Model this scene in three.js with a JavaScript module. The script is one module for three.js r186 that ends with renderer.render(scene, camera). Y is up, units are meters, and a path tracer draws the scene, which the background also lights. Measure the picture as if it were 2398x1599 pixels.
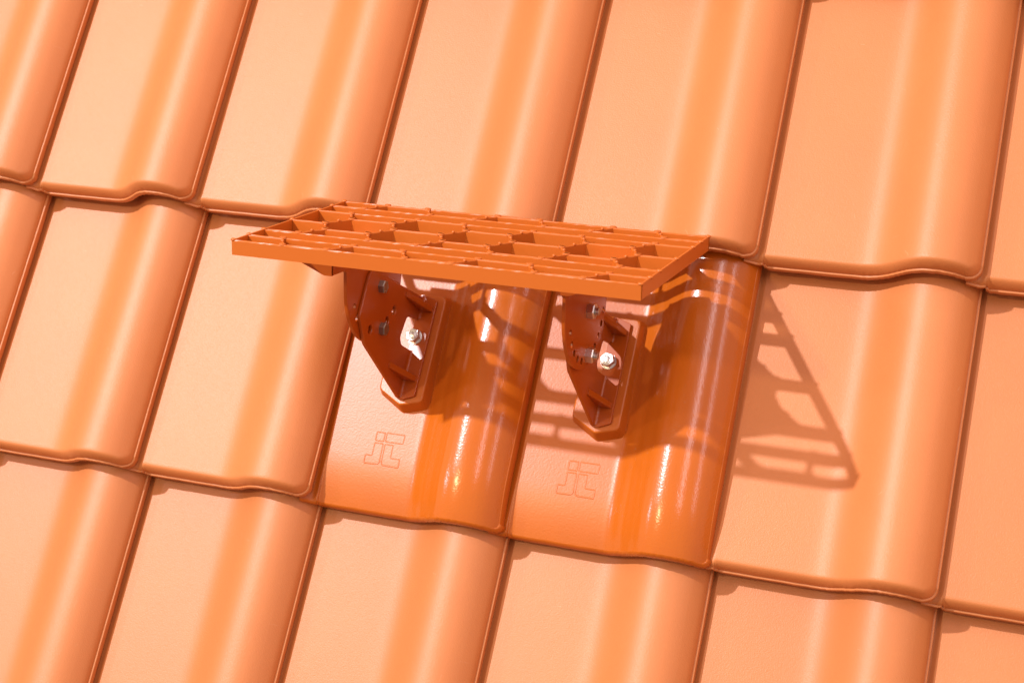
import * as THREE from 'three';
import { mergeGeometries } from 'three/addons/utils/BufferGeometryUtils.js';
import { RectAreaLightUniformsLib } from 'three/addons/lights/RectAreaLightUniformsLib.js';

// ---------------------------------------------------------------- camera, lamps, exposure
const scene = new THREE.Scene();
const camera = new THREE.PerspectiveCamera(23.793, 1024 / 682, 0.05, 60);
{
  const right = new THREE.Vector3(0.93256, 0.02537, -0.36012), up = new THREE.Vector3(-0.11689, 0.96502, -0.23469), back = new THREE.Vector3(0.34157, 0.26096, 0.90290);
  camera.position.set(1.28373, 0.64850, 1.52322);
  camera.quaternion.setFromRotationMatrix(new THREE.Matrix4().makeBasis(right, up, back));
}
camera.focus = 1.72;
camera.userData.fStop = 9;
const renderer = new THREE.WebGLRenderer({ antialias: true });
renderer.setSize(1024, 682);
renderer.toneMapping = THREE.LinearToneMapping;
renderer.toneMappingExposure = 0.965;
renderer.shadowMap.enabled = true;
RectAreaLightUniformsLib.init();
scene.background = new THREE.Color().setRGB(0.96, 0.70, 0.57);      // the dim hall all round

const AIM = new THREE.Vector3(0.72, 0.16, 0.0);
const SPOT = { dir: [-0.505, 0.650, 0.568], dist: 8.5, cd: 256, color: [0.98, 0.965, 1.0] };
const STRIPS = [
  // direction in the roof's frame (along the courses, up the slope, out of the roof)
  { dir: [0.27, 0.36, 0.893], dist: 4.6, w: 0.09, h: 2.4, L: 52, color: [1.0, 0.84, 0.86] },
  { dir: [0.72, 0.34, 0.605], dist: 4.8, w: 0.12, h: 2.4, L: 24, color: [1.0, 0.86, 0.90] },
  { dir: [-0.36, 0.03, 0.93], dist: 5.0, w: 0.22, h: 0.22, L: 380, color: [1.0, 0.78, 0.42] },
  { dir: [-0.80, 0.04, 0.60], dist: 4.6, w: 0.22, h: 0.22, L: 150, color: [0.92, 0.86, 1.0] },
];

// ---------------------------------------------------------------- frames
const PITCH = THREE.MathUtils.degToRad(64.41);          // pitch of the roof
const PHI = PITCH - Math.PI / 2;                        // the roof's frame: x along courses, y up the slope, z out
const TAU = 0.120, TAU_METAL = 0.088;                                     // each tile leans on the one below
const W = 0.231, G = 0.32815, N0 = -0.0112, NM = -0.014;
const mm = 0.001;
const roofToWorld = (v) => new THREE.Vector3(...v).applyAxisAngle(new THREE.Vector3(1, 0, 0), PHI);

// ---------------------------------------------------------------- seeded randomness and noise textures
let seed = 20231;
const rnd = () => { seed = (seed * 1664525 + 1013904223) % 4294967296; return seed / 4294967296; };
function noiseField(size, octaves, sd) {                 // tileable value noise, smooth
  const out = new Float32Array(size * size);
  let s = sd;
  const r = () => { s = (s * 1664525 + 1013904223) % 4294967296; return s / 4294967296; };
  let total = 0;
  for (const [cells, amp] of octaves) {
    const g = new Float32Array(cells * cells).map(() => r() * 2 - 1);
    total += amp;
    for (let y = 0; y < size; y++) for (let x = 0; x < size; x++) {
      const fx = x / size * cells, fy = y / size * cells, x0 = Math.floor(fx), y0 = Math.floor(fy);
      let tx = fx - x0, ty = fy - y0; tx = tx * tx * tx * (tx * (tx * 6 - 15) + 10); ty = ty * ty * ty * (ty * (ty * 6 - 15) + 10);
      const at = (i, j) => g[(j % cells) * cells + (i % cells)];
      out[y * size + x] += amp * ((at(x0, y0) * (1 - tx) + at(x0 + 1, y0) * tx) * (1 - ty) + (at(x0, y0 + 1) * (1 - tx) + at(x0 + 1, y0 + 1) * tx) * ty);
    }
  }
  return out.map((v) => v / total);
}
function greyTexture(size, field, lo, hi) {
  const d = new Uint8Array(size * size * 4);
  for (let i = 0; i < size * size; i++) { const v = Math.max(0, Math.min(255, (lo + (hi - lo) * (0.5 + 0.5 * field[i])) * 255)); d[4 * i] = d[4 * i + 1] = d[4 * i + 2] = v; d[4 * i + 3] = 255; }
  const t = new THREE.DataTexture(d, size, size); t.wrapS = t.wrapT = THREE.RepeatWrapping; t.magFilter = t.minFilter = THREE.LinearFilter; t.needsUpdate = true;
  return t;
}
function colorTexture(size, field, base, spread, specks) {
  const d = new Uint8Array(size * size * 4), toS = (c) => 255 * (c <= 0.0031308 ? 12.92 * c : 1.055 * Math.pow(c, 1 / 2.4) - 0.055);
  for (let i = 0; i < size * size; i++) { const k = 1 + spread * field[i]; for (let c = 0; c < 3; c++) d[4 * i + c] = Math.max(0, Math.min(255, toS(base[c] * k))); d[4 * i + 3] = 255; }
  for (let n = 0; n < specks; n++) {
    const x = Math.floor(rnd() * size), y = Math.floor(rnd() * size), dark = rnd() < 0.6, i = 4 * (y * size + x);
    for (let c = 0; c < 3; c++) d[i + c] = dark ? d[i + c] * 0.72 : Math.min(255, d[i + c] * 1.1 + 18);
  }
  for (let n = 0; n < Math.floor(specks / 24); n++) {                    // a few pale scuffs
    let x = rnd() * size, y = rnd() * size; const a = rnd() * 6.28, len = 6 + rnd() * 22, f = 0.12 + rnd() * 0.2;
    for (let k = 0; k < len; k++) { x += Math.cos(a) + (rnd() - 0.5); y += Math.sin(a) + (rnd() - 0.5); const i = 4 * ((((Math.floor(y) % size) + size) % size) * size + (((Math.floor(x) % size) + size) % size)); for (let c = 0; c < 3; c++) d[i + c] += (235 - d[i + c]) * f; }
  }
  const t = new THREE.DataTexture(d, size, size); t.wrapS = t.wrapT = THREE.RepeatWrapping; t.magFilter = t.minFilter = THREE.LinearFilter; t.colorSpace = THREE.SRGBColorSpace; t.needsUpdate = true;
  return t;
}
// uv are in units of 100 mm
const grain = greyTexture(1024, noiseField(1024, [[8, 0.25], [64, 0.35], [128, 0.8], [256, 0.8]], 11), 0, 1);
const peel = greyTexture(1024, noiseField(1024, [[8, 0.2], [40, 0.6], [64, 1.0], [110, 0.6]], 23), 0, 1);
const mottle = noiseField(1024, [[3, 1], [7, 0.8], [19, 0.5], [60, 0.3], [200, 0.45]], 37);

// ---------------------------------------------------------------- materials
const CLAY = [0.565, 0.188, 0.056], PAINT = [0.51, 0.118, 0.009];
const clays = [1.0, 0.965, 1.03].map((k, n) => {
  const t = colorTexture(1024, mottle, CLAY.map((c) => Math.min(0.9, c * k)), 0.045, 220);
  t.repeat.set(0.31, 0.31); t.offset.set(n * 0.37, n * 0.21);
  return new THREE.MeshPhysicalMaterial({ map: t, roughness: 0.452, bumpMap: grain, bumpScale: 0.00019, specularIntensity: 1.0, side: THREE.DoubleSide });
});
const glossTex = colorTexture(512, noiseField(512, [[5, 1], [17, 0.5]], 91), PAINT, 0.03, 22);
glossTex.repeat.set(0.5, 0.5);
const paintGrain = (() => {                                  // the flat of the pan is sprayed coarser than the roll
  const w = 256, d = new Uint8Array(w * 4);
  for (let i = 0; i < w; i++) { const mm100 = -0.2 + i / w * 2.8, k = Math.max(0, Math.min(1, (mm100 - 1.14) / 0.08)); const r = 0.385 + (0.2 - 0.385) * k * k * (3 - 2 * k); d[4 * i] = d[4 * i + 1] = d[4 * i + 2] = r * 255; d[4 * i + 3] = 255; }
  const t = new THREE.DataTexture(d, w, 1); t.magFilter = t.minFilter = THREE.LinearFilter; t.wrapS = t.wrapT = THREE.RepeatWrapping; t.repeat.set(1 / 2.8, 1); t.offset.set(0.2 / 2.8, 0); t.needsUpdate = true;
  return t;
})();
const gloss = new THREE.MeshPhysicalMaterial({ map: glossTex, roughness: 1, roughnessMap: paintGrain, bumpMap: peel, bumpScale: 0.0001, side: THREE.DoubleSide });
const glossFoot = gloss.clone(); glossFoot.roughnessMap = null; glossFoot.roughness = 0.36;
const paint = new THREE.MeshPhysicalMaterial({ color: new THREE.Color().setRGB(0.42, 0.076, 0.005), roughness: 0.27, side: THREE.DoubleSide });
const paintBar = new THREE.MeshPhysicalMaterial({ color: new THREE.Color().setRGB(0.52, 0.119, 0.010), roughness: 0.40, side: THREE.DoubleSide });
const steel = new THREE.MeshStandardMaterial({ color: new THREE.Color().setRGB(0.72, 0.71, 0.70), metalness: 1, roughness: 0.36 });
const dullSteel = new THREE.MeshStandardMaterial({ color: new THREE.Color().setRGB(0.36, 0.33, 0.30), metalness: 1, roughness: 0.42 });
const deckMat = new THREE.MeshStandardMaterial({ color: new THREE.Color().setRGB(0.10, 0.07, 0.05), roughness: 0.9 });
const lampBlack = new THREE.MeshStandardMaterial({ color: new THREE.Color().setRGB(0.02, 0.02, 0.02), roughness: 0.6 });

// ---------------------------------------------------------------- small helpers
const used = {};
const numbered = (n) => { const k = used[n] = (used[n] ?? -1) + 1; return k ? n + '_' + String(k).padStart(3, '0') : n; };
function add(name, geometry, material, parent) {
  const m = new THREE.Mesh(geometry, material);
  m.name = numbered(name); m.castShadow = m.receiveShadow = true; parent.add(m);
  return m;
}
function group(name, parent) { const g = new THREE.Group(); g.name = numbered(name); parent.add(g); return g; }
function fromRows(pos, uv, rows, cols, flip = false) {       // a grid of vertices as a smooth sheet
  const g = new THREE.BufferGeometry(), idx = [];
  for (let j = 0; j < rows - 1; j++) for (let i = 0; i < cols - 1; i++) {
    const a = j * cols + i, b = a + 1, c = a + cols, d = c + 1;
    if (flip) idx.push(a, c, b, b, c, d); else idx.push(a, b, c, b, d, c);
  }
  g.setAttribute('position', new THREE.Float32BufferAttribute(pos, 3));
  g.setAttribute('uv', new THREE.Float32BufferAttribute(uv, 2));
  g.setIndex(idx); g.computeVertexNormals();
  return g;
}
const merge = (list) => mergeGeometries(list.map((g) => {
  const n = g.index ? g.toNonIndexed() : g;
  for (const k of Object.keys(n.attributes)) if (!['position', 'normal', 'uv'].includes(k)) n.deleteAttribute(k);
  if (!n.attributes.uv) n.setAttribute('uv', new THREE.Float32BufferAttribute(new Float32Array(n.attributes.position.count * 2), 2));
  return n;
}), false);
const box = (x0, x1, y0, y1, z0, z1) => new THREE.BoxGeometry((x1 - x0) * mm, (y1 - y0) * mm, (z1 - z0) * mm).translate((x0 + x1) / 2 * mm, (y0 + y1) / 2 * mm, (z0 + z1) / 2 * mm);
// a shape drawn in (y, z) millimetres, given thickness along x from x0 to x1
const YZ = new THREE.Matrix4().makeBasis(new THREE.Vector3(0, 1, 0), new THREE.Vector3(0, 0, 1), new THREE.Vector3(1, 0, 0));
function plate(shape, x0, x1, bevel = 0.7) {
  const g = new THREE.ExtrudeGeometry(shape, { depth: x1 - x0 - 2 * bevel, bevelEnabled: bevel > 0, bevelSize: bevel, bevelThickness: bevel, bevelOffset: -bevel, bevelSegments: 2, curveSegments: 14 });
  g.translate(0, 0, x0 + bevel); g.applyMatrix4(YZ); g.scale(mm, mm, mm);
  return g;
}
function rounded(points) {                                   // [x, y, radius] corners
  const s = new THREE.Shape(), n = points.length;
  for (let i = 0; i < n; i++) {
    const [px, py] = points[(i + n - 1) % n], [x, y, r = 0] = points[i], [qx, qy] = points[(i + 1) % n];
    const a = new THREE.Vector2(px - x, py - y).normalize(), b = new THREE.Vector2(qx - x, qy - y).normalize();
    const half = Math.acos(Math.max(-1, Math.min(1, a.dot(b)))) / 2, k = r ? r / Math.tan(half) : 0;
    const s0 = [x + a.x * k, y + a.y * k], s1 = [x + b.x * k, y + b.y * k];
    if (i === 0) s.moveTo(...s0); else s.lineTo(...s0);
    if (r) {
      for (let q = 1; q <= 8; q++) { const t = q / 8; s.lineTo((1 - t) ** 2 * s0[0] + 2 * t * (1 - t) * x + t * t * s1[0], (1 - t) ** 2 * s0[1] + 2 * t * (1 - t) * y + t * t * s1[1]); }
    }
  }
  s.closePath();
  return s;
}
const hole = (x, y, r) => { const p = new THREE.Path(); p.absarc(x, y, r, 0, Math.PI * 2, true); return p; };
// a hexagon bolt head or nut standing on z = 0, along +z
function hexHead(af, h, stub = 0, washer = 0, dome = 0) {
  const R = af / Math.sqrt(3), list = [];
  const prof = [[0, 0], [R, 0], [R, h * 0.86], [R * 0.90, h], [0, h]].map(([x, y]) => new THREE.Vector2(x * mm, y * mm));
  const body = new THREE.LatheGeometry(prof, 6).toNonIndexed(); body.computeVertexNormals();
  list.push(body.rotateX(Math.PI / 2));
  if (washer) list.push(new THREE.CylinderGeometry(washer * mm, washer * mm, 1.6 * mm, 32).rotateX(Math.PI / 2).translate(0, 0, 0.8 * mm));
  if (dome) {
    list.push(new THREE.TorusGeometry(R * 0.55 * mm, 0.7 * mm, 8, 28).translate(0, 0, h * mm));
    list.push(new THREE.LatheGeometry([[0, h + 0.9], [R * 0.38, h + 0.7], [R * 0.46, h]].map(([x, y]) => new THREE.Vector2(x * mm, y * mm)), 24).rotateX(Math.PI / 2));
  }
  if (stub) {
    const pts = [];
    for (let i = 0; i <= 14; i++) pts.push(new THREE.Vector2((3.7 + (i % 2 ? 0.35 : 0)) * mm, (h + stub * i / 14) * mm));
    pts.push(new THREE.Vector2(0, (h + stub + 0.3) * mm));
    list.push(new THREE.LatheGeometry(pts, 20).rotateX(Math.PI / 2));
  }
  return merge(list);
}

// ---------------------------------------------------------------- tile sections
function smoothProfile(knots, sigma) {
  const lin = (s) => { let k = 0; while (k < knots.length - 2 && knots[k + 1][0] < s) k++; const [a, ha] = knots[k], [b, hb] = knots[k + 1]; return ha + (hb - ha) * (s - a) / (b - a); };
  return (s) => { let sum = 0, wt = 0; for (let i = -9; i <= 9; i++) { const x = s + i / 3 * sigma, w = Math.exp(-0.5 * (i / 3) ** 2); sum += w * lin(x); wt += w; } return sum / wt; };
}
const ROLL = [[-40, 0], [109, 0], [118, 0.9], [126, 3.2], [134, 7.4], [141, 12.6], [148, 19.0], [156, 26.6], [164, 33.2], [172, 37.8], [180, 40.2], [188, 41.0], [196, 40.4], [204, 38.6], [212, 35.2], [220, 29.6], [228, 21.6], [233, 14.8], [262, -20]];
const clayRoll = smoothProfile(ROLL, 5.2);
const METAL = [[-40, 0], [116, 0], [122, 1.2], [129, 6.0], [134, 9.6], [139, 12.0], [146, 18.8], [151, 23.6], [156, 27.0], [163, 33.8], [171, 38.0], [180, 40.0], [188, 40.2], [196, 39.4], [204, 37.5], [212, 34.4], [220, 29.2], [228, 21.4], [233, 14.8], [262, -20]];
const metalRoll = smoothProfile(METAL, 2.6);
const CHANNEL = smoothProfile([[-30, 12], [-14, 7], [-9, 4.6], [-4, 1.6], [-0.5, -1.4], [2, -2.2], [4.5, -1.4], [7, -0.3], [9, 0], [30, 0]], 1.0);
const PAN = 9.4, SMAX = 233, LEN = 395, EDGE = -11;

function tileGeometry(kind, sd) {
  const metal = kind === 'metal', roll = metal ? metalRoll : clayRoll;
  let s0 = sd; const r = () => { s0 = (s0 * 1664525 + 1013904223) % 4294967296; return s0 / 4294967296 - 0.5; };
  const R = metal ? 6 : 13, list = [];
  const drop = (d, a, b, p) => (d >= a ? 0 : b * (1 - Math.pow(1 - Math.pow(1 - d / a, p), 1 / p)));
  const cols = [EDGE, -8, -5, -2, 1, 4, 6.5, 8.3, 8.8, 9.4, 9.9, 10.6, 12, 16, 24, 36, 50, 64, 78, 92, 102, 109];
  for (let s = 113; s < SMAX - R; s += 2) cols.push(s);
  for (let k = 0; k <= 10; k++) cols.push(SMAX - R + R * Math.sin(k / 10 * Math.PI / 2));
  const ts = metal ? [0, 0.4, 0.9, 1.6, 2.6, 4, 6, 9, 13, 18, 24, 30, 36, 42, 50, 60, 80, 110, 145, 185, 225, 265, 305, 350, LEN]
    : [0, 0.15, 0.5, 1.1, 2, 3.1, 4.4, 6, 8, 10.5, 13.5, 17, 22, 30, 42, 60, 85, 115, 150, 190, 230, 270, 310, 350, LEN];
  const warp = [r() * 1.2, r() * 1.2, r() * 1.2];
  const height = (s, t) => {
    let h;
    if (s < 8.8) h = CHANNEL(s); else h = roll(s);
    const e = SMAX - s;
    const share = s < 8.8 ? 0.35 : s < 11 ? 0.7 : 1;
    if (e < R && t < R) {
      const d = R - Math.hypot(s - (SMAX - R), R - t), phi = Math.atan2(s - (SMAX - R), R - t) / (Math.PI / 2);
      if (metal) h -= 9 * Math.max(0, 1 - t / 60) ** 2;
      else h -= drop(Math.max(0, d), 7.5 + (4.5 - 7.5) * phi, 14.5 + (3.2 - 14.5) * phi, 1.6);
    } else if (metal) h -= 9 * Math.max(0, 1 - t / 60) ** 2 * share;
    else h -= drop(t, 7.5, 14.5, 1.6) * share + drop(e, 4.5, 3.2, 2.3);
    const u = (s - 110) / 120, v = t / LEN;
    return h + 0.35 * (warp[0] * u * v * 2 + warp[1] * Math.sin(3 * v + 1) * u + warp[2] * Math.sin(2.2 * u + 1) * v);
  };
  const tMin = (s) => { const x = s - (SMAX - R); return x <= 0 ? 0 : R - Math.sqrt(Math.max(0, R * R - x * x)); };
  const edgeNoise = cols.map(() => r() * 0.5);
  const pos = [], uv = [];
  for (const t0 of ts) cols.forEach((s, i) => {
    const a = tMin(s), t = a + t0 * (LEN - a) / LEN, ss = s;
    pos.push(ss * mm, (t + edgeNoise[i] * (t0 < 2 ? 1 : 0)) * mm, height(ss, t) * mm); uv.push(ss / 100, t / 100);
  });
  list.push(fromRows(pos, uv, ts.length, cols.length));
  // the bottom and right-hand edges: a small ledge, the thickness, then back underneath
  const path = [];
  cols.forEach((s, i) => path.push([pos[3 * i], pos[3 * i + 1], pos[3 * i + 2]]));
  for (let j = 1; j < ts.length; j++) { const k = 3 * (j * cols.length + cols.length - 1); path.push([pos[k], pos[k + 1], pos[k + 2]]); }
  const rings = metal ? [[0, 0], [0.5, 0.12], [1.2, 0.45], [2.1, 1.2], [3.0, 2.5], [3.7, 4.2], [4.1, 6.5], [4.2, 10.5], [3.9, 13.0], [3.0, 14.2], [-16, 14.6]]
    : [[0, 0], [1.5, 0.15], [2.1, 0.5], [2.35, 1.2], [2.35, 3], [2.2, 7.0], [1.7, 8.2], [-16, 9.0]];
  const spos = [], suv = [];
  const rough = path.map(() => [r() * 0.35, r() * 0.9]);
  rings.forEach(([out, down], k) => path.forEach(([x, y, z], i) => {
    const p = path[Math.max(0, i - 1)], q = path[Math.min(path.length - 1, i + 1)], tx = q[0] - p[0], ty = q[1] - p[1], l = Math.hypot(tx, ty) || 1;
    const right = i >= cols.length - 1 && metal ? 0.55 : 1;                        // the metal tile's side fold is slimmer
    const nx = ty / l, ny = -tx / l, rag = k > 3 && !metal ? rough[i] : [0, 0];
    const lift = i < 8 ? 0.6 : 1;
    spos.push(x + nx * (out * right + rag[0]) * mm, y + ny * (out * right + rag[0]) * mm, z - (down * lift + (k > 4 ? rag[1] : 0)) * mm); suv.push(i * 0.03, k * 0.02);
  }));
  list.push(fromRows(spos, suv, rings.length, path.length, true));
  return merge(list);
}

// ---------------------------------------------------------------- the roof and its tiles
const roof = new THREE.Group(); roof.name = 'roof'; roof.rotation.x = PHI; roof.userData = { kind: 'structure', label: 'steep roof covered with satin orange interlocking clay tiles', category: 'roof' };
scene.add(roof);
const clayShapes = [3, 57, 91, 133].map((s) => tileGeometry('clay', s));
for (let row = -2; row <= 3; row++) for (let col = -2; col <= 8; col++) {
  if (row === 0 && (col === 3 || col === 4)) continue;                              // the step's two metal tiles lie here
  const m = add('roof_tile', clayShapes[Math.floor(rnd() * 4)], clays[Math.floor(rnd() * 3)], roof);
  m.position.set((col - 1) * W + (rnd() - 0.5) * 0.0012, row * G - 0.003 + (rnd() - 0.5) * 0.0014, N0 + (rnd() - 0.5) * 0.0008);
  m.rotation.set(-TAU + (rnd() - 0.5) * 0.003, (rnd() - 0.5) * 0.004, (rnd() - 0.5) * 0.003);
}
{
  const g = new THREE.BoxGeometry(11 * W + 0.2, 6 * G + 0.25, 0.02);
  const d = add('roof_deck', g, deckMat, roof);
  d.position.set(2.5 * W, 1 * G + 0.02, -0.125);
}

{
  const f = new THREE.Mesh(new THREE.BoxGeometry(16, 0.1, 14), new THREE.MeshStandardMaterial({ color: new THREE.Color().setRGB(0.07, 0.065, 0.06), roughness: 0.9 }));
  f.name = 'floor'; f.position.set(0.7, -1.15, 3.0); f.userData = { kind: 'structure', label: 'dark hall floor below the roof, outside the picture' }; f.receiveShadow = true; scene.add(f);
}
// ---------------------------------------------------------------- the roof step
const step = new THREE.Group(); step.name = 'roof_step'; scene.add(step);
const basePoint = roofToWorld([0.67, 0.0, -0.03]);
step.position.copy(basePoint);
step.userData = { label: 'orange metal roof step with a level open grating on two brackets over glossy metal tiles', category: 'roof step' };
function roofFrame(g, x, y, z, lean) {                      // put a part of the step where it lies on the roof
  g.position.copy(roofToWorld([x, y, z])).sub(basePoint); g.rotation.x = PHI - lean;
}
const foot = rounded([[0, 0], [1, 0], [1, 1]]);
function bossGeometry() {                                   // raised five-sided foot pressed out of the metal tile
  const outline = (k) => {                                  // k millimetres outside the top edge
    const c = [[63 - k, 131 - k * 0.35, 6], [90, 116.5 - k * 1.15, 5], [114.5 + k, 123 - k * 0.8, 7], [114.5 + k, 246 + k, 7], [63 - k, 246 + k, 7]];
    return rounded(c.map(([x, y, r]) => [x, y, r])).getSpacedPoints(120);
  };
  const rings = [[0, 20.6, 0.999], [0.01, 20.6, 1], [1.2, 20.2], [1.9, 19.2], [3.2, 14], [4.6, 8], [6.0, 3.4], [7.6, 1.0], [9.6, -0.2], [11, -1]];
  const pos = [], uv = [];
  for (const [k, h] of rings) for (const p of outline(k)) { pos.push(p.x * mm, p.y * mm, h * mm); uv.push(p.x / 100, p.y / 100 + h / 100); }
  const side = fromRows(pos, uv, rings.length, 121, false);
  const top = new THREE.ShapeGeometry(new THREE.Shape(outline(0.01))); top.scale(mm, mm, 1); top.translate(0, 0, 20.6 * mm);
  const a = top.attributes.position, u2 = []; for (let i = 0; i < a.count; i++) u2.push(a.getX(i) * 10, a.getY(i) * 10);
  top.setAttribute('uv', new THREE.Float32BufferAttribute(u2, 2));
  return merge([side, top]);
}
function emblemGeometry() {                                 // thin raised outlines of four blocks
  const shapes = [
    [[64, 74.8, 0.8], [74, 74.8, 0.8], [74, 84.7, 0.8], [64, 84.7, 0.8]],
    [[76.3, 74.8, 0.8], [98.3, 74.8, 0.8], [98.3, 85, 0.8], [76.3, 85, 0.8]],
    [[64, 71.9, 0.8], [74.3, 71.9, 0.8], [74.6, 48, 4.5], [55.8, 47.7, 0.8], [55.8, 57, 0.8], [64, 57, 1.6]],
    [[76.9, 71.9, 0.8], [86.8, 71.9, 0.8], [86.8, 57, 0.8], [98.4, 57, 0.8], [98.4, 47.6, 0.8], [76.9, 47.6, 4.5]],
  ];
  return merge(shapes.map((s) => {
    const pts = rounded(s).getSpacedPoints(110), n = pts.length - 1, pos = [], uv = [];
    for (const [o, h] of [[-0.8, -0.06], [-0.55, 0.1], [-0.2, 0.23], [0.2, 0.23], [0.55, 0.1], [0.8, -0.06]]) for (let i = 0; i <= n; i++) {
      const p = pts[i % n], a = pts[(i + n - 1) % n], b = pts[(i + 1) % n], tx = b.x - a.x, ty = b.y - a.y, l = Math.hypot(tx, ty) || 1, x = p.x + ty / l * o, y = p.y - tx / l * o;
      pos.push(x * mm, y * mm, h * mm); uv.push(x / 100, y / 100);
    }
    return fromRows(pos, uv, 6, n + 1, false);
  }));
}
const metalShape = tileGeometry('metal', 7), bossShape = bossGeometry(), emblemShape = emblemGeometry();

const LOC = (v, n, r = 0) => { const c = Math.cos(TAU), s = Math.sin(TAU), m = n - NM * 1000; return [v * c - m * s, v * s + m * c, r]; };   // roof frame to tile frame
// bracket: an angle of plate and flange, in the tile's frame (x across, y up the slope, z off the pan)
function bracketGeometry() {
  const s = rounded([[121, 24.4, 2], [178.5, 24.4], LOC(181, 17, 9), LOC(188, 23.5, 6), LOC(214, 15, 9), [215, 24.4], [243, 24.4, 1], LOC(240, 129, 13), LOC(186, 135, 9), LOC(161.5, 110, 16)]);
  for (const [x, y] of [LOC(212, 53), LOC(197, 66), LOC(179, 104)]) s.holes.push(hole(x, y, 5.1));
  const web = plate(s, 86, 90, 1.1);
  const f = rounded([[86.2, 121.5, 1], [94, 120.8, 0.5], [107.5, 126.6, 2.5], [107.5, 240.5, 3], [90, 246, 1], [86.2, 246, 1]]);
  const flange = new THREE.ExtrudeGeometry(f, { depth: 2.8, bevelEnabled: true, bevelSize: 0.6, bevelThickness: 0.6, bevelOffset: -0.6, bevelSegments: 2 });
  flange.translate(0, 0, 21.2); flange.scale(mm, mm, mm);
  const fillet = (y0, y1) => {                              // rounded inner bend between plate and flange
    const pos = [], uv = [];
    for (const y of [y0, y1]) for (let k = 0; k <= 6; k++) { const a = k / 6 * Math.PI / 2; pos.push((93.4 - 3.5 * Math.sin(a) + 0.0) * mm, y * mm, (28.0 - 3.5 * Math.cos(a)) * mm); uv.push(k / 6, y / 100); }
    return fromRows(pos, uv, 2, 7, false);
  };
  return merge([web, flange, fillet(123, 178), fillet(217, 244)]);
}
function gussetGeometry(y) {                                // three-cornered stiffening web across the bend
  const t = new THREE.Shape([[88.6, 72], [91.6, 72], [105, 27.2], [105, 24], [88.6, 24]].map(([a, b]) => new THREE.Vector2(a, b)));
  const g = new THREE.ExtrudeGeometry(t, { depth: 4.4, bevelEnabled: true, bevelSize: 1.2, bevelThickness: 1.2, bevelOffset: -1.2, bevelSegments: 3 });
  g.rotateX(Math.PI / 2); g.scale(mm, -mm, -mm);           // shape (x, z), thickness along y
  const idx = g.index; if (!idx) { const p = g.attributes.position; for (let k = 0; k < p.count; k += 3) { const a = [p.getX(k), p.getY(k), p.getZ(k)]; p.setXYZ(k, p.getX(k + 1), p.getY(k + 1), p.getZ(k + 1)); p.setXYZ(k + 1, ...a); } }
  g.computeVertexNormals();
  const b = new THREE.Box3().setFromBufferAttribute(g.attributes.position), lift = b.min.z < 0 ? 1 : 0;
  if (lift) { g.scale(1, 1, -1); const p = g.attributes.position; for (let k = 0; k < p.count; k += 3) { const a = [p.getX(k), p.getY(k), p.getZ(k)]; p.setXYZ(k, p.getX(k + 1), p.getY(k + 1), p.getZ(k + 1)); p.setXYZ(k + 1, ...a); } g.computeVertexNormals(); }
  const c = new THREE.Box3().setFromBufferAttribute(g.attributes.position);
  g.translate(0, y * mm - (c.min.y + c.max.y) / 2, 0);
  return g;
}
// tab: a hanging plate with a ring of holes and a flange under the grating, in the step's level frame (x along, y up, z out)
function tabGeometry(x0, x1, side, lipZ) {
  const s = new THREE.Shape();                              // drawn in (y, z)
  const cy = 256, cz = -4, R = 67.5;
  s.moveTo(302, cz - R); s.lineTo(cy, cz - R);
  for (let k = 1; k < 40; k++) { const a = Math.PI * k / 40; s.lineTo(cy - R * Math.sin(a), cz - R * Math.cos(a)); }
  s.lineTo(cy, cz + R); s.lineTo(277, cz + R); s.lineTo(280, Math.min(lipZ, cz + R + 3)); s.lineTo(280.5, lipZ + 1); s.lineTo(302, lipZ + 1); s.closePath();
  for (let k = 0; k < 11; k++) {
    const a = (-15 - 15 * k) * Math.PI / 180;
    if (k === 5) continue;
    s.holes.push(hole(252 + 55 * Math.sin(a), -7 + 55 * Math.cos(a), 4.4));
  }
  const list = [plate(s, x0, x1, 0.8)];
  const far = side > 0 ? x1 + 56 : x0 - 56;
  list.push(box(Math.min(x0, far), Math.max(x1, far), 298.5, 302, -70, lipZ + 1));
  const xa = side > 0 ? x0 : x1, lip = new THREE.Shape();
  lip.moveTo(xa, 302); lip.lineTo(xa, 280.5); lip.lineTo(xa + side * 9, 280.5); lip.lineTo(xa + side * 60, 302); lip.closePath();
  const lg = new THREE.ExtrudeGeometry(lip, { depth: 2.4, bevelEnabled: true, bevelSize: 0.5, bevelThickness: 0.5, bevelOffset: -0.5, bevelSegments: 2 });
  lg.translate(0, 0, lipZ - 1.5); lg.scale(mm, mm, mm);
  list.push(lg);
  return merge(list);
}
const bracketShape = bracketGeometry(), gussets = [gussetGeometry(229), gussetGeometry(146)];
const headShape = hexHead(13, 6.2), nutShape = hexHead(14.5, 8, 4, 0), footNut = hexHead(14.5, 9.5, 0, 8.8, 1), smallNut = hexHead(10, 4.5, 7, 7);

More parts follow.
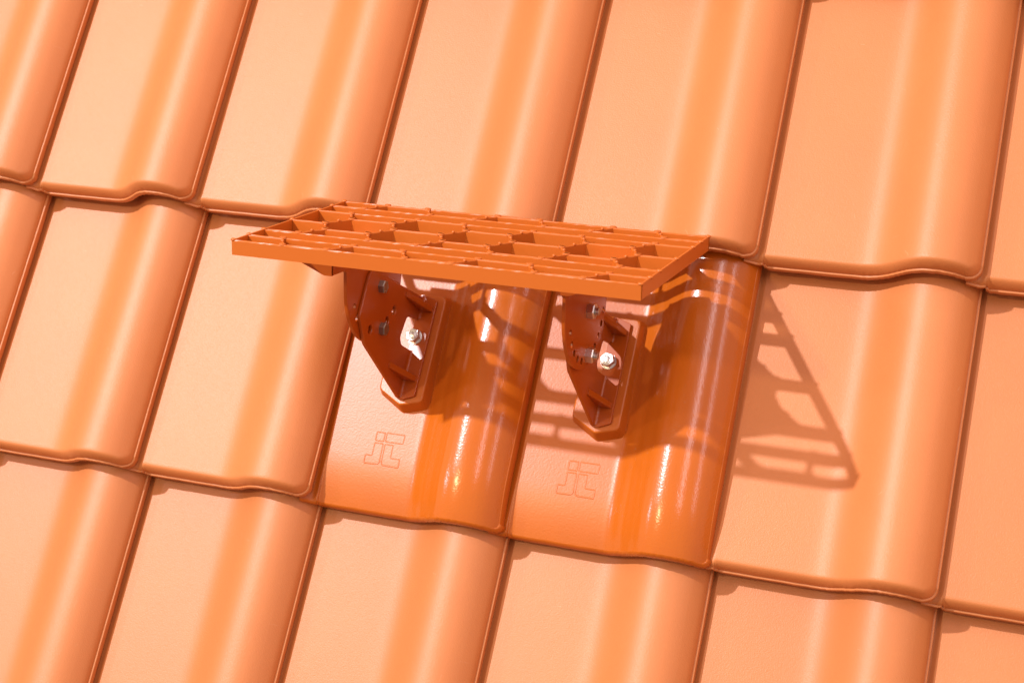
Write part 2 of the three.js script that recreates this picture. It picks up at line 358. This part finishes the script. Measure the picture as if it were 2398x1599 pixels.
const level = (m) => m.position.sub(basePoint);
[[3, -1], [4, 1]].forEach(([col, side], n) => {
  const x = (col - 1) * W;
  const where = n ? 'right-hand' : 'left-hand';
  const tile = add('metal_tile', metalShape, gloss, step);
  tile.userData.label = 'glossy orange metal base tile on the ' + (n ? 'right' : 'left');
  roofFrame(tile, x, -0.003, NM, TAU_METAL);
  const mount = add('mounting_foot', bossShape, glossFoot, tile); mount.position.y = 0.003; mount.rotation.x = TAU_METAL - TAU;
  add('emblem', emblemShape, gloss, tile).position.y = 0.003;
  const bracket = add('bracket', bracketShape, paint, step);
  bracket.userData.label = where + ' bracket plate bolted upright on its tile';
  roofFrame(bracket, x + (n ? -0.0005 : 0), 0, NM, TAU);
  for (const g of gussets) add('gusset', g, paint, bracket);
  const nut = add('foot_nut', footNut, steel, bracket); nut.position.set(0.0915, 0.1945, 0.0245); nut.rotation.z = 0.35;
  for (const [y, z, r] of [LOC(228, 99, 0.2), LOC(186, 77, 0.05)]) {
    const head = add(n ? 'bolt_end' : 'bolt_head', n ? nutShape : headShape, n ? steel : dullSteel, bracket);
    head.position.set((n ? 94.2 : 90) * mm, y * mm, z * mm); head.rotation.set(0, Math.PI / 2, 0); head.rotateZ(n ? 0 : r + PHI);
  }
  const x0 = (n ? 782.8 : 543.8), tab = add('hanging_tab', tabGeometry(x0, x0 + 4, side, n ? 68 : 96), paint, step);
  tab.userData.label = where + ' drilled tab hanging under the grating';
  level(tab);
  const nx = n ? x0 + 32 : x0 - 20;
  const small = add('tab_nut', smallNut, steel, tab); small.position.set(nx * mm, 298.4 * mm, (n ? 60 : 66) * mm); small.rotation.x = Math.PI / 2;
});

// grating: frame bars, long bars and folded strips between them
const grating = group('grating', step);
grating.position.set(0.4555, 0.3163, 0.1339).sub(basePoint);
grating.userData.label = 'level orange grating of folded strips in a flat bar frame';
const H = 15.4, LEVELS = [0, 31, 61.5, 92, 122.5, 154, 185, 215.5, 246], LONG = 428;
function barGeometry(z, half, u0, u1, h = H, y0 = 0) {       // a flat bar with slightly rounded upper edge, top lumpy with paint
  const sec = [[-half, -h], [-half, -1.0], [-half * 0.5, -0.15], [half * 0.5, -0.15], [half, -1.0], [half, -h], [-half, -h]], n = 90, pos = [], uv = [];
  for (const [dz, y] of sec) for (let i = 0; i <= n; i++) {
    const lump = y > -1.1 ? (rnd() - 0.5) * 0.5 : 0;
    pos.push((u0 + (u1 - u0) * i / n) * mm, (y0 + y + lump) * mm, -(z - dz) * mm); uv.push((u0 + (u1 - u0) * i / n) / 100, y / 100);
  }
  const g = fromRows(pos, uv, sec.length, n + 1, true);
  return merge([g.toNonIndexed().computeVertexNormals() ?? g]);
}
function flatBar(z, half, u0, u1) { const g = barGeometry(z, half, u0, u1); g.computeVertexNormals(); return g; }
for (const k of [1, 2, 6, 7]) add('long_bar', flatBar(LEVELS[k], 1.55, 1.5, LONG - 1.5), paintBar, grating);
{
  for (const z of [0, 246]) add('frame_bar', flatBar(z, 1.5, 0, LONG), paintBar, grating);
  for (const u of [1.2, LONG - 1.2]) {
    const e = rounded([[-H, -244.4, 1], [0.15, -244.4, 0.6], [0.15, -1.6, 0.6], [-H, -1.6, 1]]);
    add('frame_bar', plate(e, u - 1.15, u + 1.15, 0.5), paintBar, grating);
  }
}
const EDGES = [];                                            // [u, phase begins]
for (let k = -1; k < 6; k++) EDGES.push([41 - 133.2 + 133.2 * (k + 0), 56.2 - 133.2 + 133.2 * k], [105.4 - 133.2 + 133.2 * k, 120.6 - 133.2 + 133.2 * k]);
function stripPath(zq, zp) {                                 // level in the first runs, level in the second runs
  const pts = [];
  let z = zp;
  EDGES.forEach(([a, b], i) => { const next = i % 2 ? zq : zp, from = i % 2 ? zp : zq; pts.push([a, from], [b, next]); });
  const out = [];
  for (let i = 0; i < pts.length - 1; i++) {
    const [a, za] = pts[i], [b, zb] = pts[i + 1];
    if (b <= 2.5 || a >= LONG - 2.5) continue;
    const cut = (u) => za + (zb - za) * (u - a) / (b - a);
    if (!out.length) out.push([Math.max(2.6, a), cut(Math.max(2.6, a))]);
    out.push([Math.min(LONG - 2.6, b), cut(Math.min(LONG - 2.6, b))]);
  }
  return out;
}
function ribbon(path, half, h) {
  const dense = [];
  for (let i = 0; i < path.length - 1; i++) { const n = 6; for (let k = 0; k < n; k++) dense.push([path[i][0] + (path[i + 1][0] - path[i][0]) * k / n, path[i][1] + (path[i + 1][1] - path[i][1]) * k / n]); }
  dense.push(path.at(-1));
  const sec = [[-1, -h], [-1, -0.9], [-0.45, -0.1], [0.45, -0.1], [1, -0.9], [1, -h], [-1, -h]], pos = [], uv = [], lumps = dense.map(() => (rnd() - 0.5) * 0.5);
  for (const [o, y] of sec) dense.forEach(([u, z], i) => {
    const p = dense[Math.max(0, i - 1)], q = dense[Math.min(dense.length - 1, i + 1)];
    const d1 = i ? Math.atan2(z - p[1], u - p[0]) : Math.atan2(q[1] - z, q[0] - u), d2 = i < dense.length - 1 ? Math.atan2(q[1] - z, q[0] - u) : d1, m = (d1 + d2) / 2, k = half * o / Math.max(0.5, Math.cos((d2 - d1) / 2));
    pos.push((u - Math.sin(m) * k) * mm, (y + (y > -1 ? lumps[i] : 0)) * mm, -(z + Math.cos(m) * k) * mm); uv.push(u / 100, y / 100 + o);
  });
  const g = fromRows(pos, uv, sec.length, dense.length, false).toNonIndexed();
  g.computeVertexNormals();
  return g;
}
const HS = 1.22, off = (k) => ([0, 1, 2, 6, 7, 8].includes(k) ? 1.55 + HS + 0.06 : HS + 0.04);
const nubs = [];
for (const u of [1.2, LONG - 1.2]) for (const k of [0, 1, 2, 4, 6, 7, 8]) nubs.push(new THREE.SphereGeometry(2.1 * mm, 10, 8).scale(1.5, 0.8, 1.1).translate(u * mm, 0, -LEVELS[k] * mm));
for (const [lo, hi, qHigh] of [[0, 1, true], [2, 3, false], [3, 4, true], [4, 5, false], [5, 6, true], [7, 8, false]]) {
  const zl = LEVELS[lo] + off(lo), zh = LEVELS[hi] - off(hi), path = stripPath(qHigh ? zh : zl, qHigh ? zl : zh);
  add('folded_strip', ribbon(path, HS, H - 0.6), paintBar, grating);
  for (let i = 1; i < path.length - 1; i++) {
    const [u, z] = path[i], up = Math.abs(z - zh) < 1, zb = up ? LEVELS[hi] : LEVELS[lo], w = 2.6 + rnd();
    const ri = new THREE.CylinderGeometry(2.2 * mm, 2.6 * mm, 1.9 * mm, 12); ri.scale(1.6, 1, 1); ri.translate(u * mm, 0.35 * mm, -(zb + (up ? -0.8 : 0.8)) * mm); nubs.push(ri);
    if (i < path.length - 2 && Math.abs(path[i + 1][1] - z) > 5) { const r2 = new THREE.SphereGeometry(1.9 * mm, 8, 6); r2.translate((u + path[i + 1][0]) / 2 * mm, 0.2 * mm, -(z + path[i + 1][1]) / 2 * mm); nubs.push(r2); }
  }
}
const rivets = add('rivets', merge(nubs), paintBar, grating); rivets.userData.kind = 'stuff';

// ---------------------------------------------------------------- the hall's lamps, all outside the picture
{
  const dir = new THREE.Vector3(...SPOT.dir).normalize(), at = AIM.clone().addScaledVector(dir, SPOT.dist);
  const lamp = new THREE.Group(); lamp.name = 'hall_spotlight'; lamp.position.copy(at); lamp.lookAt(AIM); scene.add(lamp);
  lamp.userData = { label: 'black spotlight hung high to the left, outside the picture, giving the main light', category: 'spotlight' };
  add('housing', new THREE.CylinderGeometry(0.13, 0.10, 0.30, 40, 1, true).rotateX(Math.PI / 2).translate(0, 0, -0.13), lampBlack, lamp);
  add('housing_back', new THREE.CylinderGeometry(0.10, 0.10, 0.02, 40).rotateX(Math.PI / 2).translate(0, 0, -0.29), lampBlack, lamp);
  add('lamp_lens', new THREE.CircleGeometry(0.088, 40).translate(0, 0, -0.03), new THREE.MeshStandardMaterial({ color: 0x111111, emissive: new THREE.Color(1, 0.96, 0.9), emissiveIntensity: 3 }), lamp);
  const s = new THREE.SpotLight(new THREE.Color().setRGB(...SPOT.color), SPOT.cd, 0, 0.34, 0.7, 2);
  s.name = 'spotlight_beam'; s.position.copy(at).addScaledVector(dir, -0.02); s.target.position.copy(AIM); s.castShadow = true; s.shadow.radius = 4.4; s.shadow.mapSize.set(2048, 2048);
  scene.add(s, s.target);
}
STRIPS.forEach((p, n) => {
  const dir = roofToWorld(p.dir).normalize(), at = AIM.clone().addScaledVector(dir, p.dist), color = new THREE.Color().setRGB(...p.color), tall = p.h > 1;
  const lamp = new THREE.Group(); lamp.name = numbered(tall ? 'strip_lamp' : 'panel_lamp'); lamp.position.copy(at); lamp.lookAt(AIM); scene.add(lamp);
  lamp.userData = { label: ['rosy strip lamp in front of the roof, outside the picture', 'pale pink strip lamp to the right, outside the picture', 'warm yellow panel lamp low in front, outside the picture', 'violet white panel lamp low to the left, outside the picture'][n], category: tall ? 'strip lamp' : 'panel lamp' };
  add('lamp_housing', new THREE.BoxGeometry(p.w + 0.06, p.h + 0.06, 0.08).translate(0, 0, -0.05), lampBlack, lamp);
  add('lamp_diffuser', new THREE.PlaneGeometry(p.w, p.h).translate(0, 0, -0.006), new THREE.MeshStandardMaterial({ color: 0x222222, emissive: color, emissiveIntensity: 1.5 }), lamp);
  const a = new THREE.RectAreaLight(color, p.L, p.w, p.h); a.name = (tall ? 'strip_lamp' : 'panel_lamp') + '_glow'; a.position.copy(at); a.lookAt(AIM); scene.add(a);
});

renderer.render(scene, camera);
